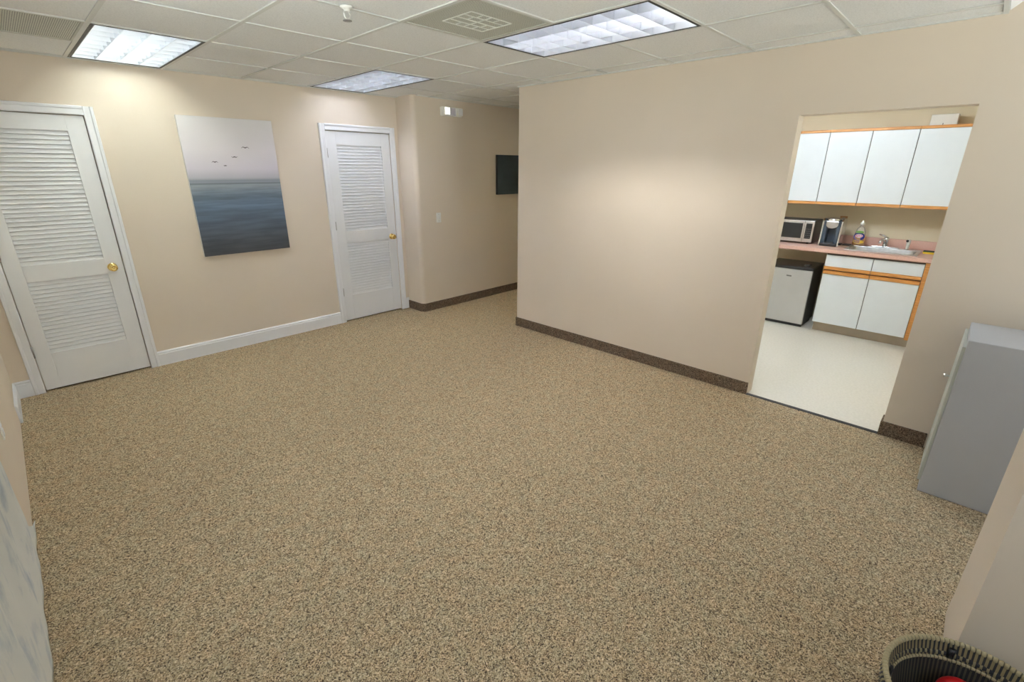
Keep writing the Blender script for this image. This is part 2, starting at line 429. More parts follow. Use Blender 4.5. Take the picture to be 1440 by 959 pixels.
# cross bars stop at the main bars and at the fixtures
for j, y in enumerate(GY[1:-1], 1):
    for i in range(len(GX)-1):
        if (i, j) in hole and (i, j-1) in hole: continue
        if GX[i] > XB-.02 and y < YB0: continue
        gm.box(GX[i]+w, GX[i+1]-w, y-w*.8, y+w*.8, H+.0004, H+.006)
struct(gm.build('trim_ceiling_grid', M['tbar']), 'off white metal bars carrying the ceiling tiles', 'trim')
am = MB()   # wall angle round the edge
am.box(XL, XR, YA-.022, YA, H-.001, H+.008); am.box(XB-.022, XB, YS0, YB0, H-.001, H+.008); am.box(XL, XL+.022, YS0, YA-.022, H-.001, H+.008)
am.box(XR+.06, XH, YC-.022, YC, H-.001, H+.008)
struct(am.build('trim_ceiling_edge', M['tbar']))
struct(B_('ceiling_deck', M['dark'], (XL-.1, XH+.1, YS0+.02, YA+.1, H+.30, H+.34)))
struct(B_('ceiling_kitchen', M['tile'], (XB+TB, XK+.1, .02, YB0, H+.02, H+.05)))
struct(B_('trim_ceiling_end', M['tbar'], (XL, XB, YS0-.02, YS0+.0, H-.002, H+.36)))

# sloped glazing beyond the end of the ceiling
def slz(y, off=0): return H + .012 + SLOPE*(YS0-.02-y) + off
GL = 2.24
gz = empty('window_1', (2.9, YS0-.02, H)); struct(gz, 'sloped glazing above the right end of the ceiling', 'window')
pm = MB()
YG = -.75
pm.prism([(GL, YS0-.02, slz(YS0-.02, .03)), (GL, YG, slz(YG, .03)), (GL, YG, slz(YG, .036)), (GL, YS0-.02, slz(YS0-.02, .036))], (XB+.1-GL, 0, 0))
pm.build('pane', M['tinted'], gz)
mm = MB()
for x in (GL, 2.70, 3.19, XB+TB-.03):
    mm.prism([(x, YS0-.02, slz(YS0-.02)), (x, YG, slz(YG)), (x, YG, slz(YG, .05)), (x, YS0-.02, slz(YS0-.02, .05))], (.035, 0, 0))
for y in (YS0-.022, -.30, YG+.04):
    mm.prism([(GL, y, slz(y, -.002)), (GL, y-.04, slz(y-.04, -.002)), (GL, y-.04, slz(y-.04, .05)), (GL, y, slz(y, .05))], (XB+TB-GL, 0, 0))
mm.build('window_frame', M['trimwhite'], gz)
pm = MB(); pm.prism([(XL, YS0-.02, slz(YS0-.02)), (XL, YN, slz(YN)), (XL, YN, slz(YN, .05)), (XL, YS0-.02, slz(YS0-.02, .05))], (GL-XL, 0, 0)); pm.prism([(GL, YG, slz(YG)), (GL, YN, slz(YN)), (GL, YN, slz(YN, .05)), (GL, YG, slz(YG, .05))], (XB+TB-GL, 0, 0))
struct(pm.build('ceiling_sloped', M['housing']))

# ------------------------------------------------------------------ baseboards
def wbase(name, x0, x1, y, lab=None):
    m = MB()
    prof = [(0, 0), (-.014, 0), (-.014, .105), (-.010, .112), (-.012, .120), (-.006, .130), (0, .132)]
    m.prism([(x0, y+a, z) for a, z in prof], (x1-x0, 0, 0))
    return struct(m.build(name, M['trimwhite']), lab, 'baseboard' if lab else None)
wbase('baseboard_far', .6386, 2.397, YA, 'white moulded baseboard below the seascape')
wbase('baseboard_far_right', 3.271, XR, YA); wbase('baseboard_far_left', XL, -.181, YA)
m = MB(); prof = [(0, 0), (.014, 0), (.014, .105), (.010, .112), (.012, .120), (.006, .130), (0, .132)]
m.prism([(XL+a, 4.45, z) for a, z in prof], (0, YA-.014-4.45, 0)); struct(m.build('baseboard_left', M['trimwhite']), 'short white baseboard in the left corner', 'baseboard')
ZB = .099
def cbase(name, *b, lab=None): return struct(B_(name, M['carpetbase'], *b, bev=.003), lab, 'baseboard' if lab else None)
cbase('baseboard_right', (XB-.012, XB, YO1, YB0+.012, 0, ZB), (XB, XB+.09, YB0, YB0+.012, 0, ZB), lab='brown carpet strip along the foot of the large wall')
cbase('baseboard_right_end', (XB-.012, XB, -.09, YO2+.012, 0, ZB), (XB, XB+TB, YO2, YO2+.012, 0, ZB), lab='short brown carpet strip between opening and grey cabinet')
m = MB()
ins = [(XR-.012, YA-.014, 0), (XR-.012, YC+R, 0)]
out = [(XR, YA-.014, 0), (XR, YC+R, 0)]
for i in range(1, 9):
    a = PI+(PI/2)*i/8
    ins.append((XR+R+(R+.012)*math.cos(a), YC+R+(R+.012)*math.sin(a), 0)); out.append((XR+R+R*math.cos(a), YC+R+R*math.sin(a), 0))
ins.append((XH, YC-.012, 0)); out.append((XH, YC, 0))
for i in range(len(ins)-1): m.prism([ins[i], ins[i+1], out[i+1], out[i]], (0, 0, ZB))
struct(m.build('baseboard_hall', M['carpetbase']), 'brown carpet strip along the hall wall', 'baseboard')

# ------------------------------------------------------------------ louvered doors
def louver(mb, x0, x1, z0, z1, y, pitch=.0315):
    n = round((z1-z0)/pitch); p = (z1-z0)/n
    for k in range(n):
        z = z0 + p*k
        # slat: low front edge, high back edge
        mb.prism([(x0, y+.003, z+.001), (x0, y+.008, z-.002), (x0, y+.026, z+p+.004), (x0, y+.021, z+p+.007)], (x1-x0, 0, 0))
    mb.box(x0, x1, y+.027, y+.031, z0, z1)
def door(name, xl, xr, pan, knobx, hinges, lab, ltop, lbot):
    r = empty(name, ((xl+xr)/2, YA, 0)); struct(r, lab, 'door')
    yf = YA+.002; yb = yf+.035; z0, z1 = .014, DT-.003
    x0, x1 = xl+.003, xr-.003; a, b_ = pan
    m = MB()
    m.box(x0, a, yf, yb, z0, z1); m.box(b_, x1, yf, yb, z0, z1)
    m.box(a, b_, yf, yb, ltop[1], z1); m.box(a, b_, yf, yb, lbot[1], ltop[0]); m.box(a, b_, yf, yb, z0, lbot[0])
    m.build('door_leaf', M['white'], r, bev=.001, segs=1)
    for (za, zb) in (ltop, lbot):
        q = MB(); louver(q, a, b_, za, zb, yf+.001); q.build('louver_panel', M['white'], r)
    # casing: flat band with raised outer bead
    c = MB(); w_ = .064; y = YA
    def leg(s, xi):      # s=-1 left, +1 right ; xi inner edge
        xo = xi+s*w_
        pr = [(0, 0), (0, -.010), (.006, -.014), (.040, -.012), (.046, -.018), (.060, -.018), (.064, -.012), (.064, 0)]
        c.prism([(xi+s*u, y+v, 0) for u, v in pr], (0, 0, DT+w_))
    leg(-1, xl-.002); leg(1, xr+.002)
    pr = [(0, 0), (0, -.010), (.006, -.014), (.040, -.012), (.046, -.018), (.060, -.018), (.064, -.012), (.064, 0)]
    c.prism([(xl-.002, y+v, DT+.002+u) for u, v in pr], (xr-xl+.004, 0, 0))
    c.build('door_casing', M['trimwhite'], r)
    k = MB(); kz = .915
    k.lathe([(.033, 0), (.033, .004), (.028, .008), (.013, .010), (.011, .026), (.016, .032), (.026, .040), (.029, .050), (.026, .060), (.016, .065), (.014, .063), (.006, .063), (.001, .064)], (knobx, yf, kz), '-y', 28)
    k.build('door_knob', M['brass'], r)
    B('latch_plate', M['hinge'], r, (xr-.004, xr+.003, yf-.0025, yf+.004, kz-.03, kz+.03))
    for hz in hinges:
        h = MB(); h.lathe([(.0075, 0), (.0075, .09)], (xl-.001, yf-.006, hz-.045), 'z', 10); h.build('hinge', M['hinge'], r)
    return r
door('door_1', D1L, D1R, (-.020, .458), .498, (.335, 1.09, 1.83), 'white louvered door at the left with brass knob, wall corner beside it', (.990, 1.936), (.303, .866))
door('door_2', D2L, D2R, (2.562, 3.096), 3.140, (.352, 1.09, 1.83), 'white louvered door between the seascape and the hall', (1.020, 1.910), (.300, .888))

# ------------------------------------------------------------------ ceiling troffers
def troffer(q, tube, lab, gcols=4, grows=8):
    x0, x1, y0, y1 = q; x0 += w; x1 -= w; y0 += w*.8; y1 -= w*.8
    r = empty('ceiling_light', ((x0+x1)/2, (y0+y1)/2, H)); tag(r, lab, 'ceiling light', 'recessed louvered ceiling lights')
    t = .006; zt = H+.150
    B('housing', M['housing'], r, (x0, x1, y0, y1, zt, zt+.004), (x0, x0+t, y0, y1, H+.012, zt), (x1-t, x1, y0, y1, H+.012, zt),
      (x0, x1, y0, y0+t, H+.012, zt), (x0, x1, y1-t, y1, H+.012, zt))
    e = .014
    B('frame', M['black'], r, (x0, x0+e, y0, y1, H-.001, H+.012), (x1-e, x1, y0, y1, H-.001, H+.012), (x0+e, x1-e, y0, y0+e, H-.001, H+.012), (x0+e, x1-e, y1-e, y1, H-.001, H+.012))
    a0, a1, b0, b1 = x0+.022, x1-.014, y0+.016, y1-.016
    zl, zh = H+.002, H+.088
    m = MB(); cx = (a1-a0)/gcols; cy = (b1-b0)/grows
    def blade(px, py, ex, hw=.011):
        if ex[0]: pr = [(px, py-.0015, zl), (px, py+.0015, zl), (px, py+hw*.45, zl+.03), (px, py+hw, zh), (px, py-hw, zh), (px, py-hw*.45, zl+.03)]
        else: pr = [(px-.0015, py, zl), (px+.0015, py, zl), (px+hw*.45, py, zl+.03), (px+hw, py, zh), (px-hw, py, zh), (px-hw*.45, py, zl+.03)]
        m.prism(pr, ex)
    for i in range(gcols+1): blade(a0+i*cx, b0, (0, b1-b0, 0))
    for j in range(grows+1): blade(a0, b0+j*cy, (a1-a0, 0, 0))
    m.build('louver', M['louver'], r)
    for i in range(gcols-1):
        xx = a0 + (i+.5)*cx + cx*.5 if gcols == 4 else a0+(i+1)*cx
        tb = MB(); tb.tube([(xx, b0+.02, H+.112), (xx, b1-.02, H+.112)], .0135, 10)
        tb.build('fluorescent_tube', tube, r)
    return r
troffer(FIX[0], M['tube_left'], 'louvered ceiling light above the wall between the left door and the seascape')
troffer(FIX[1], M['tube'], 'largest louvered ceiling light, nearest the big beige wall')
troffer(FIX[2], M['tube_dim'], 'small-looking louvered ceiling light in front of the second louvered door')

# ------------------------------------------------------------------ vents
def vent(q, lab, pattern=True):
    x0, x1, y0, y1 = q; x0 += w; x1 -= w; y0 += w*.8; y1 -= w*.8
    r = empty('ceiling_vent', ((x0+x1)/2, (y0+y1)/2, H)); tag(r, lab, 'ceiling vent')
    m = MB(); m.box(x0, x1, y0, y1, H+.004, H+.007)
    m.build('vent_plate', M['ventplate'], r)
    f = MB()
    e = .012
    f.box(x0, x0+e, y0, y1, H, H+.004); f.box(x1-e, x1, y0, y1, H, H+.004); f.box(x0+e, x1-e, y0, y0+e, H, H+.004); f.box(x0+e, x1-e, y1-e, y1, H, H+.004)
    f.build('vent_frame', M['vent'], r)
    if pattern:
        g = MB(); cx, cy = (x0+x1)/2, (y0+y1)/2; s = .145
        for k in range(-2, 3):
            g.box(cx-s, cx+s, cy+k*.058-.003, cy+k*.058+.003, H+.001, H+.0035)
        for a, b0, b1 in ((0, -.116, .116), (-.06, .058, .116), (.06, .058, .116), (-.075, -.058, .0), (.075, 0, .058), (-.06, -.116, -.058), (.06, -.116, -.058), (-s, -.116, .116), (s, -.116, .116)):
            g.box(cx+a-.003, cx+a+.003, cy+b0, cy+b1, H+.001, H+.0035)
        g.build('diffuser_pattern', M['ventlight'], r)
    return r
M['ventlight'] = mat('vent_bar_paint', (.70, .71, .67), .5)
m, nt, b = nm('perforated_vent_plate')
tc = nt.nodes.new('ShaderNodeTexCoord'); vo = nt.nodes.new('ShaderNodeTexVoronoi'); vo.inputs['Scale'].default_value = 110; vo.inputs['Randomness'].default_value = 0
cr = nt.nodes.new('ShaderNodeValToRGB'); cr.color_ramp.elements[0].position = .28; cr.color_ramp.elements[0].color = (.05, .05, .045, 1); cr.color_ramp.elements[1].position = .36; cr.color_ramp.elements[1].color = (.62, .63, .56, 1)
nt.links.new(tc.outputs['Object'], vo.inputs['Vector']); nt.links.new(vo.outputs['Distance'], cr.inputs['Fac']); nt.links.new(cr.outputs['Color'], b.inputs['Base Color'])
b.inputs['Roughness'].default_value = .6
M['ventplate'] = m
vent(VENTS[0], 'square perforated vent beside the largest ceiling light')
vent(VENTS[1], 'olive grey ceiling vent at the left edge beside the left light', False)

# sprinkler head
r = empty('sprinkler_head', (1.39, 2.447, H)); tag(r, 'white fire sprinkler hanging from the ceiling in front of the vent', 'sprinkler')
m = MB(); m.lathe([(.030, 0), (.030, -.004), (.020, -.010), (.014, -.012), (.014, -.022)], (1.39, 2.447, H), 'z', 20); m.build('escutcheon', M['plastic'], r)
m = MB()
for s in (-1, 1): m.tube([(1.39+s*.010, 2.447, H-.020), (1.39+s*.017, 2.447, H-.032), (1.39+s*.014, 2.447, H-.046), (1.39, 2.447, H-.056)], .0035, 8)
m.build('yoke', M['plastic'], r)
m = MB(); m.lathe([(.004, -.056), (.020, -.058), (.022, -.062), (.004, -.063)], (1.39, 2.447, H), 'z', 16); m.build('deflector', M['hinge'], r)

# ------------------------------------------------------------------ pictures
r = empty('seascape_canvas', (1.54, YA, .919)); tag(r, 'tall canvas print of a misty blue sea with four birds', 'picture')
m = MB(); m.box(1.158, 1.923, YA-.034, YA-.001, .919, 2.094)
o = m.build('canvas', [M['canvas'], M['seascape']], r, bev=.003)
for p in o.data.polygons:
    if p.normal.y < -.9: p.material_index = 1
def bird(x, z, s, flap):
    m = MB(); y = YA-.0355
    pts = [(-1, -.12*flap), (-.55, .22*flap), (-.1, .02), (0, -.03), (.1, .02), (.55, .20*flap), (1, -.16*flap)]
    up = [(x+a*s, y, z+b_*s+.0035*(1-abs(a))+.0012) for a, b_ in pts]; dn = [(x+a*s, y, z+b_*s-.0035*(1-abs(a))-.001) for a, b_ in pts]
    n = len(m.v)
    for i in range(len(pts)-1): m.prism([up[i], up[i+1], dn[i+1], dn[i]], (0, .001, 0))
    m.build('painted_bird', M['bird'], r)
bird(1.655, 1.853, .034, 1.0); bird(1.552, 1.774, .026, -.8); bird(1.385, 1.728, .026, 1.0); bird(1.464, 1.700, .014, -.8)
r = empty('dark_picture', (4.97, YC, 1.355)); tag(r, 'dark blue picture on the hall wall, partly hidden', 'picture')
o = MB().box(4.585, 5.36, YC-.034, YC, 1.355, 1.85).build('canvas', [M['blackpl'], M['darkprint']], r, bev=.003)
for p in o.data.polygons:
    if p.normal.y < -.9: p.material_index = 1

# ------------------------------------------------------------------ emergency light, switch, outlet
r = empty('emergency_light', (3.84, YC, 2.25)); tag(r, 'white two-lamp emergency light high on the hall wall', 'emergency light')
B('housing', M['plastic'], r, (3.70, 3.985, YC-.055, YC, 2.247, 2.342), bev=.008)
for x, mt in ((3.750, M['lens']), (3.942, M['trimwhite'])):
    h = B('lamp_head', M['plastic'], r, (x-.042, x+.036, YC-.083, YC-.052, 2.255, 2.336), bev=.008)
    B('lens', mt, h, (x-.036, x+.030, YC-.086, YC-.082, 2.261, 2.330), bev=.002)
B('center_cover', M['cover'], r, (3.800, 3.886, YC-.060, YC-.054, 2.255, 2.334), bev=.002)
r = empty('light_switch', (3.615, YC, 1.12)); tag(r, 'white light switch on the hall wall', 'light switch')
B('switch_plate', M['plastic'], r, (3.58, 3.65, YC-.006, YC, 1.065, 1.18), bev=.003)
B('toggle', M['trimwhite'], r, (3.610, 3.620, YC-.014, YC-.005, 1.113, 1.133), bev=.002)
for z in (1.085, 1.160): MB().lathe([(.003, 0), (.003, .0015)], (3.615, YC-.006, z), '-y', 8).build('plate_screw', M['hinge'], r)
r = empty('wall_outlet', (XL, 3.27, .45)); tag(r, 'pale outlet plate on the left wall near the curtain', 'outlet')
B('outlet_plate', M['plastic'], r, (XL, XL+.006, 3.235, 3.305, .39, .505), bev=.003)
for z in (.405, .455): B('socket_face', M['trimwhite'], r, (XL+.0061, XL+.009, 3.250, 3.290, z, z+.035), bev=.001)

# ------------------------------------------------------------------ curtain
def cur(u, v):
    z = .004 + 1.06*v
    far = 2.70 + (.10*(1-min(1, z/.5))) + .26*max(0, 1-z/.16)**1.6
    y = far + (.35-far)*u
    fold = math.sin(y*13+1.3*math.sin(z*2))*.5 + .35*math.sin(y*29+z*1.5)
    amp = .005 + .014*min(1, z/.25)
    return (XL + .004 + amp*(1+fold)*.9, y, z)
cm = MB(); cm.grid(cur, 170, 36)
o = cm.build('curtain', M['cloth'], None, solid=.002, fix=False); tag(o, 'white curtain with blue grey marks hanging on the left wall', 'curtain')

# ------------------------------------------------------------------ grey metal cabinet
r = empty('metal_cabinet', (3.37, -.33, 0)); tag(r, 'low grey metal cabinet against the wall at the right', 'cabinet')
CX0, CX1, CY1, CY0, CZ = 3.160, 3.583, -.106, -.62, .885
B('cabinet_body', M['greymetal'], r, (CX0, CX1, CY0, CY1-.002, .0, CZ), bev=.004)
B('cabinet_door', M['greydoor'], r, (CX0+.012, CX1-.001, CY1-.002, CY1+.012, .06, CZ-.04), bev=.003)
m = MB(); m.lathe([(.006, 0), (.006, .012), (.011, .016), (.012, .022), (.008, .027), (.001, .028)], (3.545, CY1+.012, .565), 'y', 16); m.build('door_knob', M['chrome'], r)

# ------------------------------------------------------------------ woven basket
BC = Vector((1.5015, -.3236, 0)); RT, ZT = .2135, .318
r = empty('woven_basket', (BC.x, BC.y, 0)); tag(r, 'round black and tan woven basket in the bottom right corner', 'basket')
def coil(mb, R_, z, r_, n=84, amp=.12, seg=8, phase=0):
    N = n*5; k0 = len(mb.v)
    for i in range(N):
        a = 2*PI*i/N; rr = r_*(1-amp+amp*2*abs(math.sin(n*a/2+phase)))
        for k in range(seg):
            t = 2*PI*k/seg
            mb.v.append((BC.x+(R_+rr*math.cos(t))*math.cos(a), BC.y+(R_+rr*math.cos(t))*math.sin(a), z+rr*math.sin(t)*1.05))
    for i in range(N):
        i2 = (i+1) % N
        for k in range(seg):
            j = (k+1) % seg
            mb.face((k0+i*seg+k, k0+i2*seg+k, k0+i2*seg+j, k0+i*seg+j), 0, True)
def rad(z): return .165 + (RT-.165)*(z/ZT)**.8
m = MB(); z = .012; k = 0
while z < ZT-.02:
    coil(m, rad(z), z, .0112, phase=(k % 2)*PI/2); z += .0205; k += 1
m.build('basket_wall', M['wk_out'], r, fix=False)
m = MB(); coil(m, RT+.002, ZT, .0070, 110, .2); m.build('basket_rim', M['wk_rim'], r, fix=False)
m = MB(); m.lathe([(RT-.003, ZT+.001), (RT-.017, ZT-.050)], BC, 'z', 120, caps=False); m.build('inner_band', M['wk_in'], r, fix=False)
m = MB(); coil(m, RT-.018, ZT-.052, .0045, 84, .12); m.build('inner_ring', M['wk_rim'], r, fix=False)
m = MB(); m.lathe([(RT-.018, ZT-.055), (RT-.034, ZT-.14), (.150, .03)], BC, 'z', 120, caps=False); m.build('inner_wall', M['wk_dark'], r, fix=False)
m = MB(); m.lathe([(.152, .018), (.152, .03)], BC, 'z', 60); m.build('basket_bottom', M['liner'], r)
for a in (1.62, 2.95, .35):      # dark tufts woven into the band
    m = MB()
    for q in range(3):
        a2 = a + q*.022
        c_ = BC + Vector((math.cos(a2), math.sin(a2), 0))*(RT-.0155)
        m.tube([c_+Vector((0, 0, ZT-.010)), c_+Vector((0, 0, ZT-.046))], .0045, 8)
    m.build('dark_stitch', M['blackpl'], r)
# red ball in the basket
o = MB()
bc = (1.618, -.290, .205)
o.lathe([(.055*math.sin(PI*i/16)+.0005, -.055*math.cos(PI*i/16)) for i in range(17)], bc, 'z', 32)
o.lathe([(.006, .05), (.006, .062)], bc, 'z', 8)
b_ = o.build('red_ball', M['red']); tag(b_, 'bright red ball lying inside the woven basket', 'ball')
# brown cloth that fills the basket below the ball
o = MB(); o.grid(lambda u, v: (BC.x+.148*v*math.cos(2*PI*u), BC.y+.148*v*math.sin(2*PI*u), .085+.012*math.sin(9*u*2*PI+v*5)*v-.03*v*v+.012*math.sin(v*14)), 60, 10)
b_ = o.build('brown_cloth', M['liner'], None, solid=.006, fix=False); tag(b_, 'dark brown cloth under the red ball in the basket', 'cloth')

# ------------------------------------------------------------------ kitchenette: wall cabinets
def wall_cabinet(y0, y1, doors, lab):
    r = empty('wall_cabinet', (6.36, (y0+y1)/2, 1.335)); tag(r, lab, 'cabinet', 'wall cabinets over the counter')
    B('cabinet_body', M['taupe'], r, (6.222, XK, y0+.001, y1-.001, 1.335, 2.045))
    B('top_rail', M['oak'], r, (6.200, XK, y0, y1, 2.045, 2.071), bev=.003)
    B('seam_backing', M['doorseam'], r, (6.216, 6.222, y0+.001, y1-.001, 1.34, 2.045))
    n = doors; wd = (y1-y0)/n
    for i in range(n):
        a, b2 = y0+i*wd+.003, y0+(i+1)*wd-.003
        d = B('cabinet_door', M['laminate'], r, (6.198, 6.216, a, b2, 1.352, 2.043), bev=.0015, segs=1)
        m = MB(); m.prism([(6.216, a, 1.352), (6.198, a, 1.352), (6.190, a, 1.345), (6.188, a, 1.324), (6.203, a, 1.322), (6.216, a, 1.335)], (0, b2-a, 0))
        m.build('pull_strip', M['oak'], d)
wall_cabinet(.125, .584, 1, 'white wall cabinet at the right end, under the small white box')
wall_cabinet(.584, 1.314, 2, 'middle white two-door wall cabinet above the coffee maker and sink')
wall_cabinet(1.314, 2.044, 2, 'leftmost white wall cabinet above the microwave')

# ------------------------------------------------------------------ base cabinet
r = empty('base_cabinet', (6.2, .64, 0)); tag(r, 'white and oak sink base cabinet beside the small fridge', 'cabinet')
B('cabinet_body', M['taupe'], r, (5.925, XK-.004, .215, 1.052, .105, .700), (5.925, XK-.004, 1.034, 1.052, .70, .856), (5.925, XK-.004, .215, .233, .70, .856), (5.925, 5.945, .233, 1.034, .70, .856), (5.97, XK-.02, .16, 1.045, 0, .105))
B('end_stile', M['oak'], r, (5.903, 5.925, .122, .250, .086, .856), bev=.002)
B('seam_backing', M['doorseam'], r, (5.920, 5.926, .252, 1.050, .108, .855))
for a, b2 in ((.254, .6445), (.6505, 1.050)):
    d = B('cabinet_door', M['laminate'], r, (5.900, 5.920, a, b2, .108, .638), bev=.0015, segs=1)
    m = MB(); m.prism([(5.920, a, .638), (5.900, a, .638), (5.888, a, .645), (5.886, a, .672), (5.905, a, .678), (5.920, a, .670)], (0, b2-a, 0)); m.build('pull_strip', M['oak'], d)
    d = B('drawer_front', M['laminate'], r, (5.900, 5.920, a, b2, .720, .838), bev=.0015, segs=1)
    m = MB(); m.prism([(5.920, a, .720), (5.900, a, .720), (5.888, a, .713), (5.886, a, .690), (5.905, a, .684), (5.920, a, .690)], (0, b2-a, 0)); m.build('pull_strip', M['oak'], d)

# ------------------------------------------------------------------ countertop with sink hole
CT = .897
SNK = (5.965, 6.425, .335, .930)
r = empty('countertop', (6.2, 1.5, .856)); tag(r, 'pink laminate countertop running along the kitchenette wall', 'countertop')
sx0, sx1, sy0, sy1 = SNK[0]+.02, SNK[1]-.09, SNK[2]+.02, SNK[3]-.02
B('counter_slab', M['pink'], r, (5.87, sx0, .122, KL, .862, CT), (sx1, XK-.002, .122, KL, .862, CT), (sx0, sx1, .122, sy0, .862, CT), (sx0, sx1, sy1, KL, .862, CT))
B('underside_edge', M['pinkedge'], r, (5.873, 5.895, .122, KL, .856, .862))
tag(B('backsplash', M['pink'], None, (6.500, XK-.002, .122, KL-.002, CT, .987), bev=.003), 'low pink laminate backsplash strip behind the counter', 'backsplash')
# sink
r = empty('kitchen_sink', (6.19, .63, .76)); tag(r, 'stainless steel drop-in sink in the pink countertop', 'sink')
B('sink_rim', M['steel'], r, (SNK[0], sx0+.012, SNK[2], SNK[3], CT, CT+.006), (sx1-.01, SNK[1], SNK[2], SNK[3], CT, CT+.006),
  (sx0+.012, sx1-.01, SNK[2], sy0+.012, CT, CT+.006), (sx0+.012, sx1-.01, sy1-.012, SNK[3], CT, CT+.006), bev=.002)
m = MB(); bx0, bx1, by0, by1, bz = sx0+.012, sx1-.010, sy0+.012, sy1-.012, .76
def ring(z, ins_, n=6, rad_=.05):
    pts = []
    for (cx, cy, a0) in ((bx1-ins_-rad_, by1-ins_-rad_, 0), (bx0+ins_+rad_, by1-ins_-rad_, PI/2), (bx0+ins_+rad_, by0+ins_+rad_, PI), (bx1-ins_-rad_, by0+ins_+rad_, 1.5*PI)):
        for i in range(n+1):
            a = a0+PI/2*i/n; pts.append((cx+rad_*math.cos(a), cy+rad_*math.sin(a), z))
    return pts
R_ = [ring(CT+.004, 0), ring(CT-.05, .006), ring(bz+.03, .014), ring(bz+.006, .03), ring(bz, .05)]
k0 = len(m.v); n_ = len(R_[0])
for q in R_: m.v += q
for i in range(len(R_)-1):
    for k in range(n_):
        j = (k+1) % n_; m.face((k0+i*n_+k, k0+i*n_+j, k0+(i+1)*n_+j, k0+(i+1)*n_+k), 0, True)
m.face([k0+(len(R_)-1)*n_+k for k in range(n_)])
m.build('sink_basin', M['steel'], r, fix=False)
m = MB(); m.lathe([(.045, 0), (.045, .002), (.030, .003), (.028, -.0)], (6.16, .63, bz), 'z', 24); m.build('drain', M['chrome'], r)
# faucet
FX, FY = 6.385, .64
r = empty('faucet', (FX, FY, CT+.006)); tag(r, 'chrome single-lever faucet behind the sink', 'faucet')
m = MB(); m.prism([(FX+.024*math.cos(a)*(1 if True else 1), FY+(.10 if math.sin(a) > 0 else -.10)+.024*math.sin(a), CT+.006) for a in [2*PI*i/24 for i in range(24)]], (0, 0, .012)); m.build('base_plate', M['chrome'], r, bev=.003)
m = MB(); m.lathe([(.024, 0), (.022, .03), (.020, .055), (.024, .060), (.024, .085), (.015, .098), (.001, .100)], (FX, FY, CT+.018), 'z', 20); m.build('faucet_body', M['chrome'], r)
m = MB(); m.tube([(FX-.012, FY, CT+.050), (FX-.06, FY+.012, CT+.088), (FX-.12, FY+.022, CT+.098), (FX-.165, FY+.028, CT+.088), (FX-.175, FY+.030, CT+.068)], [.013, .012, .011, .011, .012], 12); m.build('spout', M['chrome'], r)
m = MB(); m.tube([(FX, FY, CT+.112), (FX+.005, FY+.028, CT+.128), (FX+.008, FY+.070, CT+.138)], [.010, .008, .006], 10); m.build('lever', M['chrome'], r)
r = empty('sink_sprayer', (6.39, .455, CT+.006)); tag(r, 'white side sprayer standing at the right of the faucet', 'sprayer')
m = MB(); m.lathe([(.022, 0), (.020, .006), (.013, .008)], (6.39, .455, CT+.006), 'z', 16); m.build('sprayer_collar', M['chrome'], r)
m = MB(); m.lathe([(.012, .006), (.013, .03), (.016, .06), (.018, .082), (.015, .096), (.004, .102)], (6.39, .455, CT+.006), 'z', 16); m.tube([(6.39, .455, CT+.090), (6.362, .463, CT+.094)], [.014, .012], 12)
m.build('sprayer_handle', M['plastic'], r)
m = MB(); m.tube([(6.363, .463, CT+.094), (6.358, .4645, CT+.0945)], .012, 12); m.build('spray_face', M['blackpl'], r)

# soap bottle
BX, BY = 6.395, .878
r = empty('dish_soap_bottle', (BX, BY, CT)); tag(r, 'amber dish soap bottle with blue and yellow label at the sink', 'bottle')
def oval(mb, prof, sx=.62, seg=28, mi=0):
    n = len(mb.v)
    for rr, h in prof:
        for i in range(seg):
            a = 2*PI*i/seg; mb.v.append((BX+rr*sx*math.cos(a), BY+rr*math.sin(a), CT+h))
    for k in range(len(prof)-1):
        for i in range(seg):
            j = (i+1) % seg; mb.face((n+k*seg+i, n+k*seg+j, n+(k+1)*seg+j, n+(k+1)*seg+i), mi, True)
    mb.face([n+i for i in range(seg)][::-1], mi); mb.face([n+(len(prof)-1)*seg+i for i in range(seg)], mi)
m = MB(); oval(m, [(.044, .007), (.053, .012), (.056, .05), (.054, .095), (.049, .115)]); m.build('soap_liquid', M['soap'], r)
m = MB(); oval(m, [(.045, .0062), (.054, .011), (.0572, .05), (.0552, .095), (.050, .118), (.044, .15), (.034, .185), (.018, .205), (.014, .208), (.014, .222)], .62); m.build('bottle_shell', M['clear'], r)
m = MB(); m.lathe([(.019, 0), (.019, .022), (.010, .030), (.008, .046), (.001, .047)], (BX, BY, CT+.220), 'z', 18); m.build('cap', M['plastic'], r)
def lab_disc(y, z, ry, rz, mt, xoff, nm_='label_print'):
    m = MB(); n = 24; pts = []
    for i in range(n):
        a = 2*PI*i/n; yy = y+ry*math.cos(a); zz = z+rz*math.sin(a)
        t = min(.98, abs(yy-BY)/.058); xx = BX-.0365*math.sqrt(1-t*t)-xoff
        pts.append((xx, yy, CT+zz))
    m.prism(pts, (.0012, 0, 0)); m.build(nm_, mt, r)
lab_disc(BY, .100, .050, .042, M['label_blue'], .0012, 'blue_label')
lab_disc(BY+.002, .148, .036, .014, M['label_green'], .0020, 'green_label')
lab_disc(BY, .045, .049, .020, M['label_yellow'], .0014, 'yellow_label')
